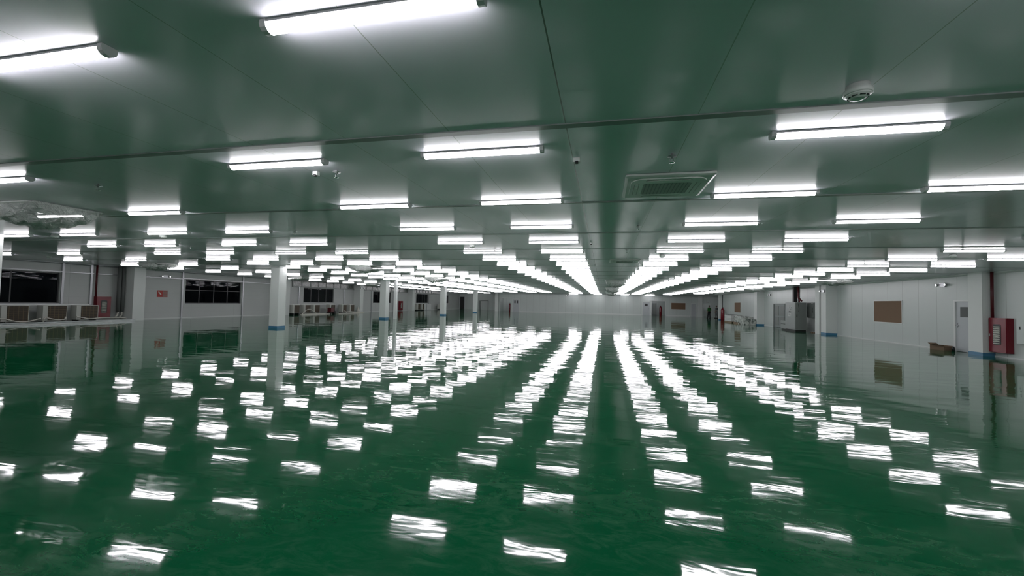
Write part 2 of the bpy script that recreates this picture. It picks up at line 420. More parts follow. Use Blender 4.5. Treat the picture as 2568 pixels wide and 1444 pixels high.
# ------------------------------------------------------------------ pillars
def pillar(x0, x1, y0, y1, label, band=True, group=None, material=None):
    cx, cy = (x0+x1)/2, (y0+y1)/2
    t = thing('pillar', label, 'pillar', (cx, cy, 0), 0, group)
    hx, hy = (x1-x0)/2, (y1-y0)/2
    B().box(-hx, hx, -hy, hy, 0, ROOM_H).build('shaft', material or M_pillar, t)
    if band:
        B().box(-hx-.004, hx+.004, -hy-.004, hy+.004, 0, .12).build('base_band', M_blue, t)['label'] = 'blue painted band at the foot'
    return t
pillar(-16.08, -15.60, 17.40, 17.90, 'white square pillar with blue foot band, nearest of the free-standing row in view')
pillar(-17.05, -16.55, 29.35, 29.90, 'white square pillar with blue foot band beside a thin conduit, second of the free-standing row')
pillar(-16.70, -16.20, 40.7, 41.25, 'white square pillar with blue foot band, third of the free-standing row')
pillar(-17.25, -16.75, 53.6, 54.1, 'white square pillar with blue foot band, fourth of the free-standing row')
pillar(-17.25, -16.72, 65.2, 65.7, 'white square pillar where the far wall steps back, last of the free-standing row', band=False)
pillar(-16.12, -15.62, 7.30, 7.80, 'white pillar cut off by the left edge of the photo', band=False)
pillar(X_L+.0, -26.3, 18.5, 19.12, 'white wall pillar beside the grey wrapped pipes on the left wall', band=False)
pillar(X_L+.0, -26.35, 30.1, 30.7, 'white wall pillar behind the nearest free-standing pillar', band=False)
pillar(X_L+.0, -26.4, 41.3, 41.95, 'white wall pillar right of the row of six condenser units', band=False)
pillar(X_L+.0, -26.5, 54.4, 55.2, 'white wall pillar right of the small far hydrant cabinet', band=False)
pillar(13.43, X_R, 18.42, 19.02, 'white wall pillar with blue foot beside the large red hydrant cabinet')
pillar(13.2, X_R, 28.78, 29.37, 'white wall pillar with blue foot, front one of the pair beside the electrical cabinet')
pillar(13.2, X_R, 29.58, 30.12, 'white wall pillar next to the electrical cabinet, rear one of the pair', band=False)
pillar(13.2, X_R, 40.45, 41.15, 'white wall pillar with blue foot between the pallets and the grey double door')
pillar(13.36, X_R, 53.3, 53.75, 'white pillar at the end of the right wall beside the two people')
pillar(13.62, 14.25, Y_F-.25, Y_F, 'white pilaster on the far wall between the narrow door and the exit doorway', band=False)
tag(B().box(-16.22, -16.0, 30.0, 30.2, 0, ROOM_H).build('conduit', M_white), 'thin white conduit beside the second free-standing pillar', 'conduit')

# ------------------------------------------------------------------ lamps
LZ = ROOM_H
def lamp_parts(t, caps):
    # pan fixed to the ceiling, bulging diffuser under it (local z=0 is the ceiling)
    B().prism([(-.036, -.001), (.036, -.001), (.041, -.019), (-.041, -.019)], 'x', -.592, .592).build('housing', M_pan, t)
    pts = [(-.040, -.018), (.040, -.018)] + [(.040*math.cos(a), -.022 - .038*math.sin(a)) for a in [math.pi*k/8 for k in range(1, 8)]]
    B().prism(pts, 'x', -.585, .585, smooth=False).build('diffuser', M_glow, t)
    if caps:
        for s in (-1, 1):
            q = [(-.040, -.001), (.040, -.001), (.044, -.022)] + [(.043*math.cos(a), -.024 - .039*math.sin(a)) for a in [math.pi*k/6 for k in range(1, 6)]] + [(-.044, -.022)]
            B().prism(q, 'x', s*.585, s*.622).build('end_cap', M_cap, t)
proto = thing('batten_lamp', '-', 'ceiling lamp'); lamp_parts(proto, True)
proto_far = thing('batten_lamp', '-', 'ceiling lamp'); lamp_parts(proto_far, False)
ORD = ['zeroth', 'first', 'second', 'third', 'fourth', 'fifth', 'sixth', 'seventh', 'eighth', 'ninth', 'tenth', 'eleventh', 'twelfth', 'thirteenth', 'fourteenth', 'fifteenth', 'sixteenth', 'seventeenth', 'eighteenth', 'nineteenth', 'twentieth', '21st', '22nd', '23rd', '24th', '25th', '26th', '27th', '28th', '29th', '30th', '31st', '32nd']
LINES = [(10.8, 'the line nearest the right wall'), (8.48, 'the second line from the right wall'), (4.33, 'the second line right of the centre aisle'),
         (1.98, 'the line just right of the centre aisle'), (-1.2, 'the line just left of the centre aisle'), (-3.55, 'the second line left of the centre aisle'),
         (-7.92, 'the third line left of the aisle'), (-10.2, 'the fourth line left of the aisle'), (-13.05, 'the fifth line left of the aisle'),
         (-15.35, 'the sixth line left of the aisle'), (-20.15, 'the second line from the left wall'), (-24.0, 'the line nearest the left wall')]
crv, cuv, cbv = Vector(cr), Vector(cu), Vector(cb)
def in_view(x, y):
    for dx in (-.5, 0, .5):
        p = Vector((x+dx, y, LZ-.03-EYE)); d = -p.dot(cbv)
        if d > .1 and abs(p.dot(crv)/d*1039.8) < 1284 and abs(p.dot(cuv)/d*1039.8) < 722: return True
    return False
spots = []
for x, ln in LINES:
    if x < -18:
        ys = [(2.35*k + (14.32 if x < -22 else 11.88)) for k in range(-3, 26)]
        ys = [y for y in ys if y > 1.0]
    else:
        last = 31 if x < 9 else 27
        lo = -1 if -4 < x < 5 else (1 if -9 < x < 9 else 2)
        ys = [-.14 + 2*k for k in range(lo, last)]
        if -5 < x < 5: ys = ys[:31-lo] 
    n = 0
    for y in ys:
        v = in_view(x, y)
        if v: n += 1
        spots.append([x, y, ln, v, n])
for i, (x, ln) in enumerate(((-4.56, 'left'), (-.88, 'l'), (3.08, 'r'), (6.6, 'right'))):
    spots.append([x, 63.2, 'end', True, i]); spots.append([x, 65.3, 'end2', True, i])
vis = sorted([s for s in spots if s[3]], key=lambda s: math.hypot(s[0], s[1]))
keep, rest = vis[:300], vis[300:]
hid = [s for s in spots if not s[3]]
first = {True: proto, False: proto_far}; used = {True: False, False: False}
def put_lamp(x, y, label, caps, group='lit batten lamps on the ceiling'):
    if used[caps]: o = copy_tree(first[caps])
    else: o = first[caps]; used[caps] = True
    o.location = (x, y, LZ); o['label'] = label; o['group'] = group
for x, y, ln, v, n in keep:
    if ln.startswith('end'):
        lab = 'lit batten lamp in the last rows before the far wall, %s of four' % ORD[n+1]
    else: lab = 'lit batten lamp, %s from the front in %s' % (ORD[n], ln)
    put_lamp(x, y, lab, y < 26)
for bx_, by_, lb in ((-15.9, 68.2, 'added unseen batten lamp brightening the room behind the left far doorway'), (7.9, 68.2, 'added unseen batten lamp brightening the room behind the doorway left of the cork board'), (15.2, 68.2, 'added unseen batten lamp brightening the room behind the exit doorway')):
    put_lamp(bx_, by_, lb, False)  # unseen lamps added so the rooms behind the openings don't go black
put_lamp(16.0, 61.0, 'lit batten lamp in the recess behind the two people', False)
for x, y, ln, v, n in hid:
    put_lamp(x, y, 'lit batten lamp beyond the edge of the photo', True)
b = B()
for x, y, ln, v, n in rest:
    b.mi = 0; b.prism([(-.030+y, LZ), (.030+y, LZ), (.034+y, LZ-.028), (-.034+y, LZ-.028)], 'x', x-.592, x+.592)
    pts = [(y-.041, LZ-.026), (y+.041, LZ-.026)] + [(y+.041*math.cos(a), LZ-.028-.034*math.sin(a)) for a in [math.pi*k/4 for k in range(1, 4)]]
    b.mi = 1; b.prism(pts, 'x', x-.585, x+.585)
if rest:
    o = b.build('distant_batten_lamps', [M_pan, M_glow]); o.location.z = -.003; tag(o, 'farthest lit batten lamps merging into glowing lines at the far end', 'ceiling lamps'); o['kind'] = 'stuff'

# ------------------------------------------------------------------ ceiling cassettes
def rounded(hx, hy, r, n=5):
    pts = []
    for cx, cy, a0 in ((hx-r, hy-r, 0), (-hx+r, hy-r, 90), (-hx+r, -hy+r, 180), (hx-r, -hy+r, 270)):
        for k in range(n+1):
            a = math.radians(a0 + 90*k/n); pts.append((cx+r*math.cos(a), cy+r*math.sin(a)))
    return pts
def slot(cx, cy, L_, w_, ang):
    pts = []
    for k in range(14):
        a = 2*math.pi*k/14; x = w_/2*math.cos(a); y = w_/2*math.sin(a) + (L_/2-w_/2)*(1 if math.sin(a) >= 0 else -1)
        c, s = math.cos(ang), math.sin(ang); pts.append((cx + c*x - s*y, cy + s*x + c*y))
    return pts
def cassette(x, y, label, grille=True):
    t = thing('air_conditioner', label, 'air conditioner', (x, y, ROOM_H-.004), 0, 'ceiling cassette air conditioners')
    b = B(); z = 0
    o1 = rounded(.485, .485, .03); o2 = rounded(.455, .455, .05)
    A = [b.bm.verts.new((*p, 0)) for p in o1]; A2 = [b.bm.verts.new((*p, -.022)) for p in o1]; C = [b.bm.verts.new((*p, -.034)) for p in o2]
    n = len(A)
    for i in range(n):
        j = (i+1) % n; b.bm.faces.new((A[i], A[j], A2[j], A2[i])); b.bm.faces.new((A2[i], A2[j], C[j], C[i]))
    b.bm.faces.new(C); b.bm.faces.new(A[::-1])
    b.build('panel', M_acw, t)
    pn = rounded(.415, .415, .15)
    B().prism(pn, 'z', -.030, -.046).build('inner_panel', M_acw, t)
    B().prism(rounded(.27, .235, .04), 'z', -.044, -.049).build('intake_grille', M_grill, t)
    for k in range(4):
        a = k*math.pi/2; c, s = math.cos(a), math.sin(a)
        cx, cy = .345*c, .345*s
        l = B().prism(slot(cx, cy, .50, .060, a), 'z', -.040, -.0475).build('louvre_slot', M_dark if k == 3 else M_cab, t)
        B().prism(slot(cx, cy, .485, .042, a), 'z', -.045, -.0505).build('louvre_flap', M_acw, l)
    return t
def film(t, dx, dy, sag, seed, hang=0.0):
    """loose crumpled plastic sheet taped round a cassette"""
    rnd = random.Random(seed); b = B(); N = 16; V = []
    for i in range(N+1):
        row = []
        for j in range(N+1):
            u, v = i/N, j/N
            e = (4*u*(1-u)*4*v*(1-v))**.45
            z = -.055 - sag*e*(.60 + .60*rnd.random()) - (.02*rnd.random())
            if hang and u > .8 and v < .4: z -= hang*(u-.8)*5*(1-v/.4)
            if i in (0, N) or j in (0, N): z = -.012 if not hang else min(z+.03, -.012)
            row.append(b.bm.verts.new(((u-.5)*dx, (v-.5)*dy, z)))
        V.append(row)
    for i in range(N):
        for j in range(N):
            f = b.bm.faces.new((V[i][j], V[i+1][j], V[i+1][j+1], V[i][j+1])); f.smooth = True
    return b.build('plastic_cover', M_film, t)
cassette(.71, 5.33, 'square ceiling air conditioner with uncovered grille, nearest, beside the right lamp line')
cassette(.66, 14.5, 'uncovered flat ceiling air conditioner, second along the centre aisle')
for i, (x, y, sg, hg, lab) in enumerate([
    (-9.72, 5.33, .16, 0, 'ceiling air conditioner wrapped in clear plastic at the left edge'),
    (.70, 26.2, .20, .15, 'plastic-wrapped ceiling air conditioner, third along the centre aisle'),
    (.75, 37.0, .25, .45, 'plastic-wrapped ceiling air conditioner with hanging film, fourth along the centre aisle'),
    (.80, 49.0, .25, .30, 'farthest plastic-wrapped ceiling air conditioner of the centre aisle'),
    (-21.2, 15.9, .15, .10, 'plastic-wrapped ceiling air conditioner near the left wall sign'),
    (-10.5, 16.86, .14, .22, 'plastic-wrapped ceiling air conditioner with a drooping corner, right of the nearest pillar'),
    (-20.5, 24.6, .14, .08, 'plastic-wrapped ceiling air conditioner just right of the nearest pillar top'),
    (-20.6, 34.2, .14, .05, 'plastic-wrapped ceiling air conditioner left of the second pillar top'),
    (-10.5, 24.8, .16, .05, 'plastic-wrapped ceiling air conditioner left of the third pillar top'),
    (10.84, 22.86, .14, .18, 'plastic-wrapped ceiling air conditioner above the pair of right wall pillars'),
    (11.2, 34.86, .12, .10, 'plastic-wrapped ceiling air conditioner above the grey double door'),
    (11.9, 46.8, .12, .05, 'plastic-wrapped ceiling air conditioner above the pallets')]):
    t = cassette(x, y, lab); film(t, 1.34 if x < 0 else 1.25, .94, sg*1.8, i, hg)

# ------------------------------------------------------------------ sprinklers, detectors, small boxes
def sprinkler():
    t = thing('sprinkler', '-', 'sprinkler')
    B().lathe([(.008, 0), (.008, -.02), (.045, -.022), (.045, -.026), (.012, -.03), (.012, -.05)], (0, 0, 0), 16).build('escutcheon', M_steel, t)
    b = B(); b.tube([(-.014, 0, -.045), (-.018, 0, -.065), (-.004, 0, -.085)], .004, 6); b.tube([(.014, 0, -.045), (.018, 0, -.065), (.004, 0, -.085)], .004, 6)
    b.build('yoke', M_steel, t)
    B().lathe([(.005, -.082), (.026, -.085), (.026, -.088), (.004, -.090)], (0, 0, 0), 14).build('deflector', M_chrome, t)
    return t
sp = sprinkler()
for i, (x, y, lab) in enumerate([(.63, 4.25, 'small ceiling sprinkler just in front of the uncovered nearest air conditioner'), (-3.05, 4.21, 'small ceiling sprinkler right of the second-row lamp, beside a white box'),
    (-6.79, 4.27, 'small ceiling sprinkler alone on the dark ceiling at the left'), (.6, 7.99, 'small ceiling sprinkler in the aisle behind the nearest air conditioner'),
    (-6.72, 7.9, 'small ceiling sprinkler above the nearest free-standing pillar'), (7.89, 11.29, 'small ceiling sprinkler beside the right second line of lamps'),
    (4.37, 11.59, 'small ceiling sprinkler hanging in front of a lamp right of the aisle'), (7.99, 15.09, 'small ceiling sprinkler farther back beside the right second line of lamps'),
    (-3.08, 15.06, 'small ceiling sprinkler among lamps left of the aisle, farther one'), (.59, 19.03, 'small ceiling sprinkler in the aisle behind the second air conditioner'),
    (.58, 11.45, 'small ceiling sprinkler in the aisle before the second air conditioner'), (-3.06, 11.41, 'small ceiling sprinkler among lamps left of the aisle, nearer one'),
    (-12.59, 16.18, 'small ceiling sprinkler right of the nearest pillar top'), (-12.45, 10.29, 'small ceiling sprinkler left of the nearest pillar top')]):
    o = sp if i == 0 else copy_tree(sp); o.location = (x, y, ROOM_H); o['label'] = lab; o['group'] = 'ceiling sprinklers'
def detector():
    t = thing('smoke_detector', '-', 'smoke detector')
    B().lathe([(.066, -.001), (.068, -.030), (.080, -.034), (.080, -.062), (.075, -.066)], (0, 0, 0), 28).build('base', M_acw, t)
    B().lathe([(.075, -.065), (.066, -.072), (.062, -.076), (.042, -.090), (.030, -.092)], (0, 0, 0), 28).build('chamber', M_acw, t)
    for k in range(8):
        a = k*math.pi/4; c, s = math.cos(a), math.sin(a)
        b = B(); q = [(.050*math.cos(a+d)+0, .050*math.sin(a+d)) for d in (-.28, 0, .28)]
        b.tube([(x*1.10, y*1.10, -.0815) for x, y in q], .0045, 6); b.build('vent_slot', M_dark, t)
    return t
dt = detector()
for i, (x, y, lab) in enumerate([(1.62, 3.12, 'round white smoke detector, large, on the near right ceiling'), (8.73, 12.8, 'small smoke detector beside lamps near the right wall'), (-3.38, 10.32, 'small smoke detector just under a lamp left of the aisle'),
    (-14.04, 7.95, 'small smoke detector beside lamps near the left edge'), (-10.8, 8.2, 'small smoke detector just below a lamp left of the nearest pillar'), (-22.7, 12.7, 'small smoke detector near the dark left window'), (1.65, 12.78, 'small smoke detector just under a lamp right of the aisle')]):
    o = dt if i == 0 else copy_tree(dt); o.location = (x, y, ROOM_H); o['label'] = lab; o['group'] = 'ceiling smoke detectors'
def sensor():
    t = thing('ceiling_box', '-', 'small box')
    B().box(-.032, .032, -.025, .025, -.045, 0).build('case', M_white, t, bevel=.004)
    B().box(-.015, .015, -.03, .0, -.062, -.035).build('socket', M_dark, t, bevel=.003)
    return t
sn = sensor()
for i, (x, y, lab) in enumerate([(-.29, 4.23, 'small white box with dark socket on the centre ceiling seam, nearest'), (-3.34, 4.23, 'small white box with dark socket left of a sprinkler'), (-.32, 10.19, 'small box on the centre ceiling seam, second'), (-.35, 16.11, 'small box on the centre ceiling seam, third'), (-.34, 21.82, 'small box on the centre ceiling seam, fourth')]):
    o = sn if i == 0 else copy_tree(sn); o.location = (x, y, ROOM_H); o['label'] = lab; o['group'] = 'small boxes along the ceiling'

# ------------------------------------------------------------------ emergency twin-head lights
def emergency(x, y, z, face, label):
    """face: direction of the room"""
    t = thing('emergency_light', label, 'emergency light', (x, y, z), face, 'twin-head emergency lights')
    B().box(0, .06, -.15, .15, -.09, .09).build('case', M_steel, t, bevel=.008)
    for s in (-1, 1):
        b = B(); b.tube([(.03, s*.15, .02), (.05, s*.20, .03)], .012, 8); b.build('arm', M_steel, t)
        hd = B().lathe([(.025, -.03), (.05, .0), (.055, .05), (.050, .055)], (.06, s*.23, .0), 18, 'x').build('head', M_steel, t)
        B().lathe([(.048, .055), (.03, .066), (.01, .07)], (.06, s*.23, .0), 18, 'x').build('lens', M_spot, hd)
    return t
emergency(X_R, 20.73, 2.68, math.pi, 'twin-head emergency light high on the right wall by the door')
emergency(X_R, 41.9, 2.68, math.pi, 'twin-head emergency light above the pallets')
emergency(13.2, 29.08, 2.66, math.pi, 'twin-head emergency light on the wall pillar beside the electrical cabinet')
emergency(X_R, 39.2, 2.65, math.pi, 'twin-head emergency light right of the pillar by the double door')
emergency(X_L, 20.9, 2.67, 0, 'twin-head emergency light above the red sign on the left wall')
emergency(-26.4, 41.6, 2.72, 0, 'twin-head emergency light on the wall pillar past the condenser units')
emergency(-5.6, Y_F, 2.75, -math.pi/2, 'twin-head emergency light high on the far wall')

# ------------------------------------------------------------------ right wall furniture
def notice_board(axis, p, a, c, z0, z1, label, frame=True):
    t = thing('notice_board', label, 'notice board', (p, (a+c)/2, z0) if axis == 'x' else ((a+c)/2, p, z0))
    L_, H_ = (c-a)/2, z1-z0
    def bx(b, u0, u1, d0, d1, q0, q1): return b.box(d0, d1, u0, u1, q0, q1) if axis == 'x' else b.box(u0, u1, d0, d1, q0, q1)
    f = .035 if frame else .0
    b = B(); bx(b, -L_+f, L_-f, -.015, 0, f, H_-f); b.build('cork_panel', M_cork, t)
    if frame:
        b = B(); bx(b, -L_, L_, -.025, 0, 0, f); bx(b, -L_, L_, -.025, 0, H_-f, H_); bx(b, -L_, -L_+f, -.025, 0, f, H_-f); bx(b, L_-f, L_, -.025, 0, f, H_-f)
        b.build('frame', M_white, t)
    return t
notice_board('x', X_R, 23.15, 25.27, .95, 2.07, 'brown cork notice board with white frame on the right wall')
notice_board('x', X_R-.004, 47.0, 48.9, 1.02, 2.02, 'unframed brown board on the right wall above the pallets', frame=False)
notice_board('y', Y_F, 9.9, 11.97, 1.0, 2.0, 'wide brown cork board with white frame on the far wall')

def hydrant(loc, rz, W, H_, D, label, win_r=None):
    """cabinet against a wall; local -y is the door side"""
    t = thing('hydrant_cabinet', label, 'hydrant cabinet', loc, rz)
    B().box(-W/2, W/2, -D, 0, 0, H_).build('body', M_red, t, bevel=.006)
    d = B().prism([(p[0], p[1]+H_/2) for p in rounded(W/2-.012, H_/2-.012, .02)], 'y', -D-.02, -D+.001).build('door', M_red, t)
    wp = [(p[0]+.0, p[1]+H_*.52) for p in rounded(W*.22, H_*.30, W*.10)]
    B().prism(wp, 'y', -D-.024, -D-.018).build('window', M_dark, d)
    b = B()
    for k in range(9):
        z = H_*(.26 + .06*k); b.tube([(-W*.17, -D-.027, z), (0, -D-.030, z+.012*(k % 2)), (W*.17, -D-.027, z)], H_*.021, 8)
    b.build('folded_hose', M_hose, d)
    B().box(-W*.40, -W*.36, -D-.045, -D-.018, H_*.46, H_*.54).build('door_handle', M_chrome, d, bevel=.003)
    return t
hydrant((X_R, 18.05, .17), -math.pi/2, .68, 1.22, .20, 'large red hydrant cabinet on the right wall beside the blue-footed pillar')
tag(B().tube([(X_R-.13, 18.34, 1.39), (X_R-.13, 18.34, ROOM_H)], .045, 16).build('riser_pipe', M_redpipe), 'dark red riser pipe above the right wall hydrant cabinet', 'pipe')
t = thing('distribution_box', 'pale grey electric box on the right wall at the right edge', 'electric box', (X_R-.004, 17.05, .55))
B().box(-.12, 0, -.42, .42, 0, 1.05).build('case', M_wall_r, t, bevel=.006)
B().box(-.135, -.12, .28, .31, .48, .58).build('lock', M_dark, t)

# torn cardboard box by the door
t = thing('cardboard_box', 'open torn cardboard box on the floor beside the right wall door', 'box', (13.50, 20.42, 0), .1)
b = B(); w_, d_, h_ = .16, .33, .2
b.box(-w_, w_, -d_, d_, .0, .006).box(-w_, -w_+.006, -d_, d_, 0, h_).box(w_-.006, w_, -d_, d_, 0, h_).box(-w_, w_, -d_, -d_+.006, 0, h_*.9).box(-w_, w_, d_-.006, d_, 0, h_)
b.build('carton', M_card, t)
b = B(); b.prism([(-w_, h_), (-w_-.1, h_+.03), (-w_-.1, h_+.037), (-w_, h_+.007)], 'y', -d_, d_*.6); b.build('flap', M_card, t)
b = B(); b.prism([(d_, h_), (d_+.1, h_+.06), (d_+.1, h_+.066), (d_, h_+.006)], 'x', -w_, w_); b.build('flap', M_card, t)
tag(B().lathe([(.05, 0), (.05, .13), (.03, .16), (.03, .19)], (13.62, 20.0, 0), 14).build('bottle', M_dark), 'small dark bottle on the floor at the door frame', 'bottle')

# electrical cabinet
cx0, cx1, cy0, cy1 = 12.60, 13.28, 31.43, 32.97
t = thing('electrical_cabinet', 'tall grey electrical cabinet with buttons and door handle against the right wall', 'cabinet', ((cx0+cx1)/2, (cy0+cy1)/2, 0))
hx, hy = (cx1-cx0)/2, (cy1-cy0)/2
B().box(-hx+.03, hx-.03, -hy+.03, hy-.03, 0, .12).build('plinth', M_black, t)
B().box(-hx, hx, -hy, hy, .12, 1.97).build('body', M_cab, t, bevel=.01)
d = B().box(-hx+.02, hx-.02, -hy-.015, -hy, .15, 1.95).build('door', M_cab2, t)
B().box(-hx+.07, -hx+.11, -hy-.045, -hy-.015, .98, 1.16).build('door_handle', M_dark, d)
pn = B().box(-hx-.012, -hx, -hy+.03, hy-.03, .15, 1.95).build('control_panel', M_cab, t)
for k, (yy, zz, r_, mm) in enumerate([(.1, 1.63, .025, M_label), (-.1, 1.5, .035, M_spot), (-.25, 1.65, .03, M_chrome), (.1, 1.33, .03, M_dark), (-.12, 1.33, .03, M_dark), (.02, 1.74, .02, M_redpipe)]):
    B().lathe([(r_, 0), (r_, -.02), (r_*.6, -.03)], (-hx-.012, yy, zz), 12, 'x').build('button', mm if mm is not M_spot else M_label, pn)
b = B(); z_, y_ = 1.02, -.15
b.box(-hx-.016, -hx-.010, y_, y_+.50, z_+.17, z_+.20).box(-hx-.016, -hx-.010, y_+.0, y_+.05, z_, z_+.2).box(-hx-.016, -hx-.010, y_+.12, y_+.42, z_, z_+.03).box(-hx-.016, -hx-.010, y_+.36, y_+.40, z_+.02, z_+.14)
b.build('label_plate', M_label, pn)
b = B(); b.tube([(-hx+.18, -hy-.018, 1.9), (-hx+.20, -hy-.022, 1.7), (-hx+.22, -hy-.02, 1.5), (-hx+.20, -hy-.018, 1.36)], .01, 6); b.build('cable', M_black, d)
t = thing('junction_chest', 'low grey metal chest attached left of the electrical cabinet', 'cabinet', (13.0, 33.42, 0))
B().box(-.38, .30, -.42, .42, .09, .68).build('body', M_cab, t, bevel=.01)
B().box(-.33, .25, -.38, .38, 0, .09).build('plinth', M_black, t)
b = B()
for k in range(4): b.box(-.395, -.38, -.3+.2*k-.03, -.3+.2*k+.03, .42, .46)
b.build('vent_slot', M_dark, t)
t = thing('wall_panel_box', 'grey wall-mounted control box with vents right of the electrical cabinet', 'electric box', (13.65, 31.35, .95))
B().box(-.17, .15, -.50, .50, 0, 1.02).build('case', M_cab2, t, bevel=.008)
b = B()
for k in range(5): b.box(-.178, -.169, -.32, -.18, .38+.07*k, .41+.07*k)
b.build('vent_slot', M_dark, t)
b = B(); b.box(-.176, -.169, -.30, -.12, .93, .97); b.build('label_plate', M_signwhite, t)
tag(B().box(12.93, 13.13, 32.45, 32.68, 1.97, ROOM_H).build('cable_duct', M_black), 'black cable duct rising from the electrical cabinet to the ceiling', 'cable duct')
tag(B().tube([(13.2, 32.3, 1.97), (13.2, 32.3, ROOM_H)], .045, 10).build('conduit', M_cab2), 'grey conduit beside the black duct over the electrical cabinet', 'conduit')
tag(B().tube([(12.9, 31.75, ROOM_H), (12.9, 31.75, 2.45), (12.93, 31.72, 2.25), (13.0, 31.60, 2.12), (13.05, 31.56, 2.05)], .062, 12).build('red_hose', M_redpipe), 'thick red hose curving down from the ceiling onto the electrical cabinet', 'hose')
pts = [(13.08-.0+.06*math.cos(a), 31.85-.02*math.cos(a), 2.02+.13*math.sin(a)) for a in [math.pi*k/8 for k in range(8, -1, -1)]]
tag(B().tube(pts, .04, 10).build('red_hose', M_red), 'short looped red hose lying on top of the electrical cabinet', 'hose')
tag(B().tube([(13.05, 32.05, 1.97), (13.05, 32.05, ROOM_H)], .05, 10).build('conduit', M_steel), 'bare steel conduit beside the red hose over the electrical cabinet', 'conduit')
# litter by the pillar
b = B(); rnd = random.Random(3)
for k in range(14):
    x, y = 13.1+.5*rnd.random(), 30.3+.6*rnd.random(); s_ = .02+.04*rnd.random(); b.box(x-s_, x+s_, y-s_, y+s_, 0, .02+.03*rnd.random())
o = b.build('litter', M_card); tag(o, 'scraps of litter on the floor below the wall control box', 'litter'); o['kind'] = 'stuff'

# pallets with wrapped goods
def pallet(loc, L_, W_, rz, label):
    t = thing('pallet', label, 'pallet', loc, rz, None)
    b = B()
    for k in range(7): u = -L_/2 + (L_-.1)*k/6; b.box(-W_/2, W_/2, u, u+.1, .10, .125)
    b.build('deck', M_wood, t)
    b = B()
    for q in (-W_/2, -.05, W_/2-.1): b.box(q, q+.1, -L_/2, L_/2, .0, .10)
    b.build('runner', M_wood, t)
    return t
pallet((12.75, 45.7, 0), 2.2, 1.0, 0, 'wooden pallet under the stack of white sheets by the right wall')
t = thing('sheet_stack', 'stack of white boards strapped on a pallet near the right wall', 'stack of boards', (12.75, 45.7, .125))
B().box(-.5, .5, -1.1, 1.1, 0, .64).build('boards', M_board, t)
B().box(-.52, .52, -1.12, 1.12, .64, .66).build('top_sheet', M_dark, t)
pallet((12.85, 43.0, 0), 2.1, 1.1, 0, 'wooden pallet under the plastic-wrapped cartons')
t = thing('wrapped_goods', 'plastic-wrapped cartons with dark print on the middle pallet', 'wrapped goods', (12.85, 43.0, .125))
B().box(-.52, .52, -1.0, .02, 0, .58).build('carton', M_wrap, t, bevel=.02); B().box(-.50, .54, .05, 1.0, 0, .60).build('carton', M_wrap, t, bevel=.02)
t = thing('wrapped_goods', 'low wrapped bundles on the floor next to the blue-footed wall pillar', 'wrapped goods', (13.15, 41.4, 0))
B().box(-.9, -.35, -.6, .5, .0, .56).build('bundle', M_wrap, t, bevel=.02); B().box(-.34, -.02, -.9, .5, .0, .50).build('bundle', M_wrap, t, bevel=.02)
b = B(); b.tube([(12.15, 41.8, .03), (12.2, 42.1, .03)], .03, 8)
tag(b.build('roll', M_white), 'small white roll lying on the floor before the pallets', 'roll')

# red extinguisher cylinder at the right wall end, and the two red cabinets behind openings
def extinguisher(loc, label, h_=1.45, r_=.19):
    t = thing('fire_cylinder', label, 'fire cylinder', loc)
    B().lathe([(r_*.9, 0), (r_, .03), (r_, h_*.82), (r_*.85, h_*.9), (r_*.4, h_*.96), (r_*.3, h_)], (0, 0, 0), 22).build('body', M_red, t)
    B().box(-.05, .08, -.03, .03, h_, h_+.08).build('valve', M_dark, t, bevel=.005)
    return t
extinguisher((13.45, 52.2, 0), 'tall dark red cylinder standing beside the end pillar of the right wall', 1.42, .2)
tag(B().tube([(13.6, 52.9, 0), (13.6, 52.9, ROOM_H)], .06, 12).build('riser_pipe', M_lag), 'dark riser pipe behind the tall red cylinder', 'pipe')
extinguisher((-15.2, 67.2, 0), 'red cylinder seen through the wide doorway at the left of the far wall', 1.3, .16)
extinguisher((8.55, 67.4, 0), 'red cylinder seen through the open doorway beside the cork board', 1.45, .18)
# things seen through the far opening
t = thing('steel_locker', 'pale locker seen through the open doorway in the far wall', 'locker', (7.9, 69.7, 0))
B().box(-.35, .35, -.25, .25, .05, 1.9).build('body', M_door, t); B().box(-.3, -.01, -.27, -.25, .1, 1.85).build('locker_door', M_cab, t); B().box(.01, .3, -.27, -.25, .1, 1.85).build('locker_door', M_cab, t)
# exit sign
t = thing('exit_sign', 'small dark exit sign above the doorway by the two people', 'sign', (14.98, Y_F, 2.10))
B().box(-.2, .2, -.03, 0, 0, .15).build('case', M_signwhite, t)
b = B()
for k in range(4): b.box(-.16+.085*k, -.10+.085*k, -.034, -.029, .03, .12)
b.build('lettering', M_dark, t)
# metal portal frame at the deep left
t = thing('steel_portal', 'bare steel portal frame against the deep left end wall', 'frame', (-22.15, 75.9, 0))
for s in (-.75, .75): B().box(s-.04, s+.04, -.05, .05, 0, 1.62).build('post', M_cabd, t)
B().box(-.79, .79, -.05, .05, 1.62, 1.72).build('beam', M_cabd, t)
B().box(-.97, -.91, -.05, .05, 0, 1.65).build('post', M_cabd, t)

